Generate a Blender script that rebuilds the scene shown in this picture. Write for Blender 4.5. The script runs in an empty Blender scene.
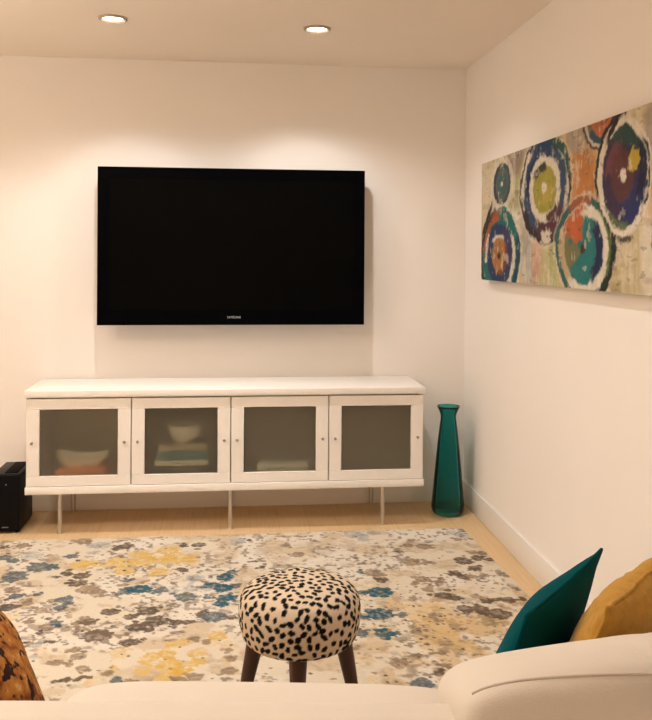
import bpy, bmesh, math, random
import numpy as np
from mathutils import Vector, Matrix
random.seed(7)
scene = bpy.context.scene
COL = scene.collection
PI = math.pi

# ------------------------------------------------------------------ helpers
def lin(c):
    c = c / 255.0
    return c / 12.92 if c <= 0.04045 else ((c + 0.055) / 1.055) ** 2.4
WHITE = [lin(250), lin(231), lin(208)]
def A(r, g, b, k=0.80):
    """surface colour seen under the room's warm light -> its own colour"""
    return tuple(min(0.95, lin(v) / w * k) for v, w in zip((r, g, b), WHITE))

def tag(o, label=None, cat=None, group=None, kind=None):
    if label: o['label'] = label
    if cat: o['category'] = cat
    if group: o['group'] = group
    if kind: o['kind'] = kind
    return o

def thing(name, label, cat, loc=(0, 0, 0), rz=0.0, group=None):
    o = bpy.data.objects.new(name, None)
    o.empty_display_size = 0.05
    COL.objects.link(o)
    o.location = loc
    o.rotation_euler = (0, 0, rz)
    return tag(o, label, cat, group)

def finish(name, bm, mat, parent=None, smooth=True, angle=40):
    bmesh.ops.recalc_face_normals(bm, faces=bm.faces[:])
    me = bpy.data.meshes.new(name)
    bm.to_mesh(me); bm.free()
    if smooth:
        me.polygons.foreach_set('use_smooth', [True] * len(me.polygons))
        me.set_sharp_from_angle(angle=math.radians(angle))
    o = bpy.data.objects.new(name, me)
    COL.objects.link(o)
    if mat: me.materials.append(mat)
    if parent: o.parent = parent
    return o

def box(bm, x0, x1, y0, y1, z0, z1, bev=0.0, seg=2):
    t = bmesh.new()
    bmesh.ops.create_cube(t, size=1)
    for v in t.verts:
        v.co = Vector(((x0 + x1) / 2 + v.co.x * (x1 - x0), (y0 + y1) / 2 + v.co.y * (y1 - y0), (z0 + z1) / 2 + v.co.z * (z1 - z0)))
    if bev > 0:
        bmesh.ops.bevel(t, geom=t.edges[:], offset=bev, segments=seg, profile=0.5, affect='EDGES')
    merge(bm, t)

def merge(bm, t, M=None):
    if M is not None: bmesh.ops.transform(t, matrix=M, verts=t.verts[:])
    me = bpy.data.meshes.new('tmp'); t.to_mesh(me); t.free()
    bm.from_mesh(me); bpy.data.meshes.remove(me)

def boxo(name, b, mat, parent=None, bev=0.0, seg=2):
    bm = bmesh.new(); box(bm, *b, bev=bev, seg=seg)
    return finish(name, bm, mat, parent)

def lathe(bm, prof, n=48, at=(0, 0, 0), close=False):
    rings = []
    for r, z in prof:
        if r < 1e-6:
            rings.append([bm.verts.new((at[0], at[1], at[2] + z))])
        else:
            rings.append([bm.verts.new((at[0] + r * math.cos(2 * PI * i / n), at[1] + r * math.sin(2 * PI * i / n), at[2] + z)) for i in range(n)])
    pairs = list(zip(rings, rings[1:]))
    if close: pairs.append((rings[-1], rings[0]))
    for a, b in pairs:
        for i in range(n):
            j = (i + 1) % n
            if len(a) == 1 and len(b) == 1: continue
            if len(a) == 1: bm.faces.new((a[0], b[i], b[j]))
            elif len(b) == 1: bm.faces.new((a[i], a[j], b[0]))
            else: bm.faces.new((a[i], a[j], b[j], b[i]))

def tube(bm, pts, rad, n=10, closed=False):
    pts = [Vector(p) for p in pts]
    m = len(pts)
    rads = rad if isinstance(rad, (list, tuple)) else [rad] * m
    rings = []
    up = Vector((0.13, 0.21, 0.97))
    for i, p in enumerate(pts):
        a = pts[(i - 1) % m] if (closed or i > 0) else p
        b = pts[(i + 1) % m] if (closed or i < m - 1) else p
        d = (b - a).normalized()
        s = d.cross(up)
        if s.length < 0.05: s = d.cross(Vector((1, 0, 0)))
        s.normalize(); t = s.cross(d)
        rings.append([bm.verts.new(p + rads[i] * (math.cos(2 * PI * k / n) * s + math.sin(2 * PI * k / n) * t)) for k in range(n)])
    for i in range(m if closed else m - 1):
        a, b = rings[i], rings[(i + 1) % m]
        for k in range(n):
            l = (k + 1) % n
            bm.faces.new((a[k], a[l], b[l], b[k]))
    if not closed:
        bm.faces.new(rings[0]); bm.faces.new(rings[-1])

# ------------------------------------------------------------------ materials
def mat(name, color, rough=0.5, metal=0.0, spec=0.5, **kw):
    m = bpy.data.materials.new(name); m.use_nodes = True
    b = m.node_tree.nodes['Principled BSDF']
    b.inputs['Base Color'].default_value = (*color[:3], 1)
    b.inputs['Roughness'].default_value = rough
    b.inputs['Metallic'].default_value = metal
    b.inputs['Specular IOR Level'].default_value = spec
    for k, v in kw.items(): b.inputs[k.replace('_', ' ')].default_value = v
    return m

class N:
    def __init__(s, m): s.m = m; s.t = m.node_tree; s.b = s.t.nodes['Principled BSDF']
    def n(s, typ, **kw):
        nd = s.t.nodes.new(typ)
        for k, v in kw.items():
            if k in nd.inputs.keys(): nd.inputs[k].default_value = v
            else: setattr(nd, k, v)
        return nd
    def l(s, a, b): s.t.links.new(a, b)
    def coord(s, kind='Object', scale=(1, 1, 1), rot=(0, 0, 0)):
        c = s.n('ShaderNodeTexCoord'); mp = s.n('ShaderNodeMapping')
        mp.inputs['Scale'].default_value = scale; mp.inputs['Rotation'].default_value = rot
        s.l(c.outputs[kind], mp.inputs[0]); return mp.outputs[0]
    def noise(s, co, scale, detail=3, rough=0.5):
        nd = s.n('ShaderNodeTexNoise'); nd.inputs['Scale'].default_value = scale
        nd.inputs['Detail'].default_value = detail; nd.inputs['Roughness'].default_value = rough
        s.l(co, nd.inputs['Vector']); return nd
    def ramp(s, fac, stops, interp='LINEAR'):
        r = s.n('ShaderNodeValToRGB'); r.color_ramp.interpolation = interp
        e = r.color_ramp.elements
        while len(e) < len(stops): e.new(0.5)
        for el, (p, c) in zip(e, stops): el.position = p; el.color = (*c[:3], 1)
        s.l(fac, r.inputs[0]); return r.outputs[0]
    def mix(s, fac, a, b, mode='MIX'):
        x = s.n('ShaderNodeMix', data_type='RGBA', blend_type=mode)
        for i, v in ((0, fac), (6, a), (7, b)):
            if hasattr(v, 'is_output'): s.l(v, x.inputs[i])
            else: x.inputs[i].default_value = v if i == 0 else (*v[:3], 1)
        return x.outputs[2]
    def bump(s, h, strength=0.3, dist=0.002):
        b = s.n('ShaderNodeBump'); b.inputs['Strength'].default_value = strength
        b.inputs['Distance'].default_value = dist
        s.l(h, b.inputs['Height']); s.l(b.outputs[0], s.b.inputs['Normal'])

def wall_mat(name, c, tint=0.03):
    m = mat(name, c, 0.75, spec=0.25); k = N(m)
    co = k.coord(); nz = k.noise(co, 1.4, 3)
    k.l(k.ramp(nz.outputs[0], [(0.3, tuple(v * (1 - tint) for v in c)), (0.7, c)]), k.b.inputs['Base Color'])
    k.bump(k.noise(co, 220, 2).outputs[0], 0.06, 0.001)
    return m
M_wall = wall_mat('wall paint', (0.83, 0.80, 0.77))
M_ceil = wall_mat('ceiling paint', (0.83, 0.765, 0.69))
M_base = mat('baseboard paint', (0.81, 0.785, 0.755), 0.4)

M_floor = mat('light oak floor', (0.5, 0.33, 0.18), 0.42, spec=0.4)
k = N(M_floor)
co = k.coord(rot=(0, 0, PI / 2))
br = k.n('ShaderNodeTexBrick', offset=0.5)
for key, v in (('Scale', 1.0), ('Mortar Size', 0.0012), ('Brick Width', 1.3), ('Row Height', 0.15), ('Bias', 0.0)): br.inputs[key].default_value = v
k.l(co, br.inputs['Vector'])
br.inputs['Color1'].default_value = (0.68, 0.49, 0.275, 1); br.inputs['Color2'].default_value = (0.65, 0.465, 0.26, 1)
br.inputs['Mortar'].default_value = (0.52, 0.36, 0.19, 1)
gr = k.noise(k.coord(scale=(28, 1.6, 1)), 3.0, 4)
k.l(k.mix(0.6, br.outputs[0], k.ramp(gr.outputs[0], [(0.3, (0.82, 0.80, 0.77)), (0.7, (1, 1, 1))]), 'MULTIPLY'), k.b.inputs['Base Color'])

M_lacquer = mat('white lacquer', (0.80, 0.755, 0.705), 0.38, spec=0.4)
k = N(M_lacquer)
g2 = k.noise(k.coord(scale=(60, 60, 4)), 4, 3)
k.l(k.ramp(g2.outputs[0], [(0.3, (0.785, 0.75, 0.71)), (0.7, (0.815, 0.785, 0.745))]), k.b.inputs['Base Color'])
M_inside = mat('cabinet inside', (0.62, 0.58, 0.51), 0.6)
M_steel = mat('brushed steel', (0.62, 0.58, 0.53), 0.32, 1.0)
M_knob = mat('satin nickel', (0.45, 0.41, 0.36), 0.35, 1.0)

# frosted glass: rough refraction with a faint milky scatter
M_frost = bpy.data.materials.new('frosted glass'); M_frost.use_nodes = True
k = N(M_frost); t = M_frost.node_tree; t.nodes.remove(k.b)
rf = k.n('ShaderNodeBsdfRefraction'); rf.inputs['Color'].default_value = (0.95, 0.95, 0.86, 1); rf.inputs['Roughness'].default_value = 0.32; rf.inputs['IOR'].default_value = 1.25
df = k.n('ShaderNodeBsdfDiffuse'); df.inputs['Color'].default_value = (0.16, 0.145, 0.11, 1)
mx = k.n('ShaderNodeMixShader'); mx.inputs[0].default_value = 0.35
k.l(rf.outputs[0], mx.inputs[1]); k.l(df.outputs[0], mx.inputs[2])
gl = k.n('ShaderNodeBsdfGlossy'); gl.inputs['Roughness'].default_value = 0.5
mx2 = k.n('ShaderNodeMixShader'); mx2.inputs[0].default_value = 0.02
k.l(mx.outputs[0], mx2.inputs[1]); k.l(gl.outputs[0], mx2.inputs[2])
k.l(mx2.outputs[0], t.nodes['Material Output'].inputs['Surface'])

M_bezel = mat('black gloss bezel', (0.0012, 0.0012, 0.0018), 0.25, spec=0.03)
M_screen = mat('dark display glass', (0.0022, 0.0020, 0.0018), 0.3, spec=0.02)
M_logo = mat('silver lettering', (0.55, 0.55, 0.56), 0.5)
M_blackbox = mat('black speaker vinyl', (0.004, 0.0038, 0.0042), 0.5, spec=0.25)
M_blackgrill = mat('black speaker cloth', (0.006, 0.005, 0.005), 0.9, spec=0.1)
M_dim = mat('grey print', (0.25, 0.24, 0.23), 0.6)

# thin coloured glass for the vase
M_teal = bpy.data.materials.new('teal glass'); M_teal.use_nodes = True
k = N(M_teal); t = M_teal.node_tree; t.nodes.remove(k.b)
lw = k.n('ShaderNodeLayerWeight'); lw.inputs['Blend'].default_value = 0.35
tr = k.n('ShaderNodeBsdfTransparent')
k.l(k.ramp(lw.outputs['Facing'], [(0.0, (0.25, 0.76, 0.76)), (0.55, (0.20, 0.70, 0.70)), (0.92, (0.06, 0.36, 0.36))]), tr.inputs['Color'])
gl = k.n('ShaderNodeBsdfGlossy'); gl.inputs['Roughness'].default_value = 0.06; gl.inputs['Color'].default_value = (1, 1, 1, 1)
tl = k.n('ShaderNodeBsdfTranslucent'); tl.inputs['Color'].default_value = (0.0, 0.28, 0.27, 1)
fr = k.n('ShaderNodeFresnel'); fr.inputs['IOR'].default_value = 1.3
m1 = k.n('ShaderNodeMixShader'); m1.inputs[0].default_value = 0.10
k.l(tr.outputs[0], m1.inputs[1]); k.l(tl.outputs[0], m1.inputs[2])
m2 = k.n('ShaderNodeMixShader'); k.l(fr.outputs[0], m2.inputs[0]); k.l(m1.outputs[0], m2.inputs[1]); k.l(gl.outputs[0], m2.inputs[2])
k.l(m2.outputs[0], t.nodes['Material Output'].inputs['Surface'])

def vcol_mat(name, rough=0.9, spec=0.1, nscale=300, namp=0.12, bstr=0.5, bdist=0.003):
    m = mat(name, (1, 1, 1), rough, spec=spec); k = N(m)
    a = k.n('ShaderNodeAttribute'); a.attribute_name = 'dye'
    nz = k.noise(k.coord(), nscale, 2)
    k.l(k.mix(1.0, a.outputs['Color'], k.ramp(nz.outputs[0], [(0.25, (1 - namp,) * 3), (0.7, (1, 1, 1))]), 'MULTIPLY'), k.b.inputs['Base Color'])
    k.bump(nz.outputs[0], bstr, bdist)
    return m
M_rug = vcol_mat('printed rug pile', nscale=260, namp=0.22, bstr=0.6, bdist=0.004)
M_spots = vcol_mat('black spotted cream fabric', nscale=300, namp=0.1, bstr=0.2, bdist=0.001)
M_paint = vcol_mat('painted canvas', 0.65, 0.25, 120, 0.08, 0.3, 0.002)

def fabric(name, c, dark=0.9, scale=400, rough=0.9, sheen=0.0, bstr=0.25, spec=0.15):
    m = mat(name, c, rough, spec=spec); k = N(m)
    if sheen: m.node_tree.nodes['Principled BSDF'].inputs['Sheen Weight'].default_value = sheen
    co = k.coord(); nz = k.noise(co, scale, 2); big = k.noise(co, 9, 3)
    f = k.mix(0.5, nz.outputs[1], big.outputs[1])
    k.l(k.ramp(k_val(k, f), [(0.3, tuple(v * dark for v in c)), (0.65, c)]), k.b.inputs['Base Color'])
    k.bump(nz.outputs[0], bstr, 0.002)
    return m
def k_val(k, col):
    r = k.n('ShaderNodeRGBToBW'); k.l(col, r.inputs[0]); return r.outputs[0]
M_sofa = fabric('cream sofa linen', (0.655, 0.60, 0.52), 0.95)
M_sofaseam = fabric('cream welt', (0.60, 0.535, 0.465), 0.93)
M_tealvelvet = fabric('teal velvet', (0.0008, 0.072, 0.086), 0.75, 500, 0.9, 0.0, spec=0.04)
M_mustard = fabric('mustard plush', (0.50, 0.262, 0.032), 0.62, 60, 0.95, 0.1, 0.8)
M_wood = mat('dark walnut', (0.045, 0.016, 0.008), 0.4, spec=0.4)
k = N(M_wood); w = k.noise(k.coord(scale=(30, 30, 3)), 2, 4)
k.l(k.ramp(w.outputs[0], [(0.3, (0.028, 0.010, 0.005)), (0.7, (0.062, 0.022, 0.010))]), k.b.inputs['Base Color'])

M_tort = mat('amber blotched fabric', (0.5, 0.25, 0.06), 0.85, spec=0.1)
k = N(M_tort); co = k.coord(scale=(1, 1, 0.6)); n1 = k.noise(co, 30, 3, 0.55); n2 = k.noise(k.coord(scale=(1, 1, 0.5)), 42, 2); n3 = k.noise(k.coord(), 8, 1)
base = k.ramp(n1.outputs[0], [(0.36, (0.17, 0.045, 0.014)), (0.46, (0.34, 0.125, 0.024)), (0.58, (0.44, 0.20, 0.045)), (0.67, (0.58, 0.38, 0.18))])
k.l(k.mix(k.ramp(n2.outputs[0], [(0.53, (0, 0, 0)), (0.59, (1, 1, 1))]), base, (0.030, 0.012, 0.009)), k.b.inputs['Base Color'])

M_trim = mat('light trim ring', (0.42, 0.35, 0.28), 0.4)
M_lens = bpy.data.materials.new('lit lamp lens'); M_lens.use_nodes = True
k = N(M_lens); k.b.inputs['Emission Color'].default_value = (1.0, 0.84, 0.62, 1); k.b.inputs['Emission Strength'].default_value = 14

# ------------------------------------------------------------------ noise for dyes
def vnoise(x, y, seed):
    xi = np.floor(x).astype(np.int64); yi = np.floor(y).astype(np.int64)
    fx = x - xi; fy = y - yi
    fx = fx * fx * (3 - 2 * fx); fy = fy * fy * (3 - 2 * fy)
    def h(a, b):
        n = (a * 374761393 + b * 668265263 + seed * 974634599) & 0x7fffffff
        n = ((n ^ (n >> 13)) * 1274126177) & 0x7fffffff
        return ((n ^ (n >> 16)) & 0xffff) / 65535.0
    a = h(xi, yi); b = h(xi + 1, yi); c = h(xi, yi + 1); d = h(xi + 1, yi + 1)
    return (a * (1 - fx) + b * fx) * (1 - fy) + (c * (1 - fx) + d * fx) * fy
def fbm(x, y, seed, o=3):
    s = 0; a = 0.5; t = 0
    for i in range(o):
        s = s + a * vnoise(x * 2 ** i, y * 2 ** i, seed + 17 * i); t += a; a *= 0.55
    return s / t
def sm(a, b, x):
    u = np.clip((x - a) / (b - a), 0, 1); return u * u * (3 - 2 * u)
def over(img, c, m):
    c = np.array(c)
    img[:] = img * (1 - m[..., None]) + c * m[..., None]

def grid_slab(name, P, thick_vec, colors, material, parent=None, jitter=None):
    """P: (ny,nx,3) array of top points; a slab with its edge turned down along thick_vec"""
    ny, nx = P.shape[:2]
    V = P.reshape(-1, 3)
    idx = np.arange(ny * nx).reshape(ny, nx)
    F = np.stack([idx[:-1, :-1], idx[:-1, 1:], idx[1:, 1:], idx[1:, :-1]], -1).reshape(-1, 4)
    rim = np.concatenate([idx[0, :], idx[1:, -1], idx[-1, -2::-1], idx[-2:0:-1, 0]])
    V2 = V[rim] + np.array(thick_vec)
    n0 = len(V); m = len(rim)
    r2 = n0 + np.arange(m)
    S = np.stack([rim, r2, np.roll(r2, -1), np.roll(rim, -1)], -1)
    Va = np.concatenate([V, V2]); Fa = np.concatenate([F, S])
    me = bpy.data.meshes.new(name)
    faces = [tuple(f) for f in Fa.tolist()] + [tuple(reversed(r2.tolist()))]
    me.from_pydata(Va.tolist(), [], faces); me.update()
    C = colors.reshape(-1, 3); C = np.concatenate([C, C[rim]])
    at = me.color_attributes.new('dye', 'FLOAT_COLOR', 'POINT')
    at.data.foreach_set('color', np.concatenate([C, np.ones((len(C), 1))], 1).astype(np.float32).ravel())
    o = bpy.data.objects.new(name, me); COL.objects.link(o); me.materials.append(material)
    if parent: o.parent = parent
    return o
# ------------------------------------------------------------------ camera frame
CX, CY, CZ, YAW, PITCH, ROLL, FPX, PPY = -1.2935, -4.7616, 1.3822, -0.1075, -0.0039, 0.0063, 860.91, 258.96
def rows():
    c, s = math.cos(YAW), math.sin(YAW); Y = Matrix(((c, s, 0), (-s, c, 0), (0, 0, 1)))
    c, s = math.cos(PITCH), math.sin(PITCH); P = Matrix(((1, 0, 0), (0, c, s), (0, -s, c)))
    c, s = math.cos(ROLL), math.sin(ROLL); Q = Matrix(((c, 0, s), (0, 1, 0), (-s, 0, c)))
    return Q @ P @ Y
R3 = rows()
cam = bpy.data.cameras.new('camera'); camo = bpy.data.objects.new('camera', cam); COL.objects.link(camo)
right, fwd, up = R3[0], R3[1], R3[2]
Mw = Matrix(((right[0], up[0], -fwd[0], CX), (right[1], up[1], -fwd[1], CY), (right[2], up[2], -fwd[2], CZ), (0, 0, 0, 1)))
camo.matrix_world = Mw
cam.sensor_fit = 'HORIZONTAL'; cam.sensor_width = 36; cam.lens = FPX / 652 * 36
cam.shift_y = -(360 - PPY) / 652; cam.clip_start = 0.05
scene.camera = camo

# ------------------------------------------------------------------ room
H = 2.44; XL, YF = -3.7, -6.0
def struct(name, b, m, bev=0):
    return tag(boxo(name, b, m, bev=bev), kind='structure')
struct('floor', (XL, 0.012, YF, 0, -0.1, 0), M_floor)
struct('ceiling', (XL - .1, .1, YF - .1, .1, H, H + 0.1), M_ceil)
struct('wall_back', (XL - .1, .1, 0, .1, -.1, H), M_wall)
XR = 0.012
struct('wall_right', (XR, XR + .1, YF - .1, 0, -.1, H), M_wall)
struct('wall_left', (XL - .1, XL, YF - .1, 0, -.1, H), M_wall)
struct('wall_front', (XL, XR, YF - .1, YF, -.1, H), M_wall)
def baseboard(name, x0, x1, y0, y1):
    bm = bmesh.new(); box(bm, x0, x1, y0, y1, 0, 0.126, bev=0.004)
    tag(finish(name, bm, M_base), kind='structure')
baseboard('baseboard_back', XL + .014, XR - 0.014, -0.014, 0)
baseboard('baseboard_right', XR - 0.014, XR, YF, 0)
baseboard('baseboard_left', XL, XL + 0.014, YF, 0)

# ------------------------------------------------------------------ recessed lights
def ceiling_light(x, y, label, W):
    t = thing('recessed_ceiling_light', label, 'light', (x, y, H), group='recessed ceiling lights')
    bm = bmesh.new()
    lathe(bm, [(0.043, -0.001), (0.045, -0.005), (0.055, -0.011), (0.063, -0.007), (0.064, 0.0), (0.043, 0.0)], 48, close=True)
    finish('trim_ring', bm, M_trim, t)
    bm = bmesh.new()
    lathe(bm, [(0, -0.005), (0.030, -0.0045), (0.043, -0.002), (0.043, 0.0), (0, 0.0)], 40)
    finish('lens', bm, M_lens, t)
    for nm, w, ang, bl in (('wide_beam', W * 0.8, 140, 0.42), ('narrow_beam', W * 0.5, 95, 0.9)):
        L = bpy.data.lights.new(nm, 'SPOT'); L.energy = w; L.color = (1.0, 0.945, 0.90)
        L.spot_size = math.radians(ang); L.spot_blend = bl; L.shadow_soft_size = 0.035
        lo = bpy.data.objects.new(nm, L); COL.objects.link(lo); lo.parent = t; lo.location = (0, 0, -0.014)
    L = bpy.data.lights.new('wall_beam', 'SPOT'); L.energy = W * 0.45; L.color = (1.0, 0.945, 0.90); L.spot_size = math.radians(74); L.spot_blend = 0.45; L.shadow_soft_size = 0.035
    lo = bpy.data.objects.new('wall_beam', L); COL.objects.link(lo); lo.parent = t; lo.location = (0, 0, -0.014); lo.rotation_euler = (math.radians(30), 0, 0)
ceiling_light(-1.835, -0.822, 'left recessed ceiling downlight, lit, above the left half of the television', 23)
ceiling_light(-0.910, -0.765, 'right recessed ceiling downlight, lit, above the right half of the television', 23)
def room_lamp(x, y, W, ang=122):
    L = bpy.data.lights.new('room_downlight', 'SPOT'); L.energy = W; L.color = (1.0, 0.945, 0.90)
    L.spot_size = math.radians(ang); L.spot_blend = 0.5; L.shadow_soft_size = 0.05
    lo = bpy.data.objects.new('room_downlight', L); COL.objects.link(lo); lo.location = (x, y, H - 0.02)
for x in (-2.76, -1.835, -0.91):
    room_lamp(x, -2.45, 22); room_lamp(x, -4.3, 6)
room_lamp(-2.76, -0.8, 11)
for x, y, w in ((-3.3, -2.3, 140), (-2.3, -5.4, 22)):          # upward fill spots, added out of view to brighten the ceiling
    L = bpy.data.lights.new('ceiling_fill', 'SPOT'); L.energy = w; L.color = (1.0, 0.85, 0.70); L.shadow_soft_size = 0.15
    L.spot_size = math.radians(165); L.spot_blend = 0.8
    lo = bpy.data.objects.new('ceiling_fill', L); COL.objects.link(lo); lo.location = (x, y, 1.75); lo.rotation_euler = (PI, 0, 0)

# ------------------------------------------------------------------ television
tv = thing('television', 'large black flat television mounted on the wall above the white sideboard', 'television', (-1.294, -0.14, 1.0087))
TW, TH = 1.4177, 0.8348
bm = bmesh.new(); box(bm, -TW / 2, TW / 2, 0.003, 0.055, 0, TH, bev=0.006)
bm2 = bmesh.new()
# front bezel as a ring of four bars
sx0, sx1, sz0, sz1 = -0.648, 0.647, 0.080, 0.773
for b in ((-TW / 2, TW / 2, 0, 0.004, sz1, TH), (-TW / 2, TW / 2, 0, 0.004, 0, sz0), (-TW / 2, sx0, 0, 0.004, sz0, sz1), (sx1, TW / 2, 0, 0.004, sz0, sz1)):
    box(bm2, *b)
me = bpy.data.meshes.new('t'); bm2.to_mesh(me); bm2.free(); bm.from_mesh(me)
finish('bezel', bm, M_bezel, tv)
boxo('screen', (sx0, sx1, 0.0015, 0.0035, sz0, sz1), M_screen, tv)
boxo('wall_mount', (-0.30, 0.30, 0.055, 0.139, 0.25, 0.60), M_bezel, tv, 0.005)
boxo('rear_housing', (-0.60, 0.60, 0.054, 0.105, 0.08, 0.76), M_bezel, tv, 0.02)
fc = bpy.data.curves.new('maker_lettering', 'FONT'); fc.body = 'SAMSUNG'; fc.size = 0.0165; fc.extrude = 0.0004
fc.align_x = 'CENTER'; fc.align_y = 'CENTER'; fc.space_character = 1.1
ft = bpy.data.objects.new('lettering_curve', fc); COL.objects.link(ft); bpy.context.view_layer.update()
fm = bpy.data.meshes.new_from_object(ft.evaluated_get(bpy.context.evaluated_depsgraph_get())); bpy.data.objects.remove(ft); bpy.data.curves.remove(fc)
fo = bpy.data.objects.new('maker_lettering', fm); COL.objects.link(fo); fm.materials.clear(); fm.materials.append(M_logo); fo.parent = tv
fo.location = (0.007, -0.0006, 0.041); fo.rotation_euler = (PI / 2, 0, 0)
fo.scale = (0.9, 1, 1); tag(fo, 'silver lettering on lower bezel')

# ------------------------------------------------------------------ sideboard
X0, X1, YB, YFR = -2.3004, -0.3136, -0.016, -0.42
ZB, ZT = 0.2011, 0.7113
sb = thing('sideboard', 'long white sideboard with four frosted glass doors on steel legs', 'sideboard', ((X0 + X1) / 2, -0.22, 0))
ox, oy = -(X0 + X1) / 2, 0.22
def sbx(name, b, m=M_lacquer, bev=0.002, par=sb):
    x0, x1, y0, y1, z0, z1 = b
    return boxo(name, (x0 + ox, x1 + ox, y0 + oy, y1 + oy, z0, z1), m, par, bev)
sbx('top', (X0 - 0.004, X1 + 0.004, YFR - 0.012, YB, 0.678, ZT), bev=0.003)
sbx('base_panel', (X0, X1, YFR - 0.006, YB, ZB, 0.237), bev=0.003)
sbx('side_panel', (X0 + .002, X0 + 0.022, YFR + .021, YB, 0.237, 0.678))
sbx('side_panel', (X1 - 0.022, X1 - .002, YFR + .021, YB, 0.237, 0.678))
sbx('back_panel', (X0 + 0.022, X1 - 0.022, YB - 0.006, YB, 0.237, 0.678), M_inside)
bounds = [-2.2985, -1.7905, -1.300, -0.8055, -0.3155]
for xb in bounds[1:4]:
    sbx('divider', (xb - 0.009, xb + 0.009, YFR + .021, YB - 0.006, 0.237, 0.678), M_inside)
for i in range(4):
    a, b = bounds[i] + 0.003, bounds[i + 1] - 0.003
    z0, z1 = 0.240, 0.670; g0, g1 = 0.289, 0.618
    m = 0.062
    bm = bmesh.new()
    y0, y1 = YFR, YFR + 0.02
    for q in ((a, b, y0, y1, g1, z1), (a, b, y0, y1, z0, g0), (a, a + m, y0, y1, g0, g1), (b - m, b, y0, y1, g0, g1)):
        box(bm, q[0] + ox, q[1] + ox, q[2] + oy, q[3] + oy, q[4], q[5], bev=0.0012, seg=1)
    d = finish('door', bm, M_lacquer, sb)
    gbm = bmesh.new()
    v = [gbm.verts.new((x + ox, YFR + 0.010 + oy, z)) for x, z in ((a + m, g0), (b - m, g0), (b - m, g1), (a + m, g1))]
    gbm.faces.new(v)
    g = finish('glass_pane', gbm, M_frost, d, smooth=False); tag(g, 'frosted smoky glass pane')
    for kx in (a + 0.029, b - 0.029):
        kb = bmesh.new()
        lathe(kb, [(0, 0.022), (0.0065, 0.0215), (0.0075, 0.019), (0.0065, 0.015), (0.004, 0.012), (0.004, 0), (0, 0)], 20)
        bmesh.ops.rotate(kb, verts=kb.verts[:], cent=(0, 0, 0), matrix=Matrix.Rotation(PI / 2, 3, 'X'))
        bmesh.ops.translate(kb, verts=kb.verts[:], vec=(kx + ox, YFR + oy, 0.455))
        tag(finish('knob', kb, M_knob, d), 'small metal knob')
for lx in (-2.138, -1.301, -0.522):
    for ly in (-0.392, -0.032):
        bm = bmesh.new()
        lathe(bm, [(0, 0), (0.014, 0), (0.014, 0.006), (0.011, 0.008), (0.011, 0.194), (0.022, 0.195), (0.022, ZB), (0, ZB)], 24, at=(lx + ox, ly + oy, 0))
        tag(finish('leg', bm, M_steel, sb), 'round steel leg')

# things inside the sideboard, seen blurred through the panes
zi = 0.2375
def fit(name, b, m, label, cat, group=None, bev=0.003, rz=0.0):
    cx, cy = (b[0] + b[1]) / 2, (b[2] + b[3]) / 2
    o = boxo(name, (b[0] - cx, b[1] - cx, b[2] - cy, b[3] - cy, 0, b[5] - b[4]), m, None, bev)
    o.location = (cx, cy, b[4]); o.rotation_euler = (0, 0, rz)
    return tag(o, label, cat, group)
M_orange = mat('terracotta card', A(225, 130, 75), 0.7)
M_cream = mat('cream glaze', (0.80, 0.76, 0.66), 0.4)
M_book1 = mat('tan book cover', (0.42, 0.35, 0.25), 0.7)
M_book2 = mat('teal book cover', (0.10, 0.20, 0.21), 0.7)
M_book3 = mat('ivory book cover', (0.66, 0.60, 0.48), 0.7)
M_book4 = mat('dark book cover', (0.10, 0.085, 0.06), 0.7)
M_page = mat('book pages', (0.72, 0.66, 0.54), 0.8)
fit('storage_box', (-2.168, -1.932, -0.375, -0.20, zi, zi + 0.062), M_orange, 'low terracotta orange box behind the leftmost frosted pane', 'box')
bm = bmesh.new()                                     # a boat shaped dish with raised ends
nu, nv = 24, 12
def dish(u, v, inner):
    w = 0.125 * (0.80 + 0.20 * (0 if inner else 1)) ; d = 0.075
    return None
prof = []
top = []; bot = []
for i in range(nu + 1):
    u = -1 + 2 * i / nu
    x = 0.124 * u
    ztop = 0.048 + 0.030 * abs(u) ** 2.2
    half = 0.078 * (1 - 0.45 * u ** 4)
    zc = 0.022 + 0.050 * abs(u) ** 2.6
    zb = 0.0 + 0.055 * max(0, abs(u) - 0.55) ** 1.3 / 0.45 ** 1.3 * 0.9
    top.append([bm.verts.new((x, half * s, ztop)) for s in (-1, -0.86)] + [bm.verts.new((x, half * s * 0.86, zc + (ztop - zc) * abs(s) ** 2.5)) for s in (-0.75, -0.4, 0, 0.4, 0.75)] + [bm.verts.new((x, half * s, ztop)) for s in (0.86, 1)] + [bm.verts.new((x, half * s * 0.9, zb)) for s in (0.7, 0, -0.7)])
for a, b in zip(top, top[1:]):
    n = len(a)
    for j in range(n):
        bm.faces.new((a[j], a[(j + 1) % n], b[(j + 1) % n], b[j]))
bm.faces.new(top[0]); bm.faces.new(top[-1])
o = finish('dish', bm, M_cream); o.location = (-2.05, -0.285, zi + 0.0625)
tag(o, 'cream dish with upturned ends on the orange box, behind the leftmost pane', 'dish')

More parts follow.
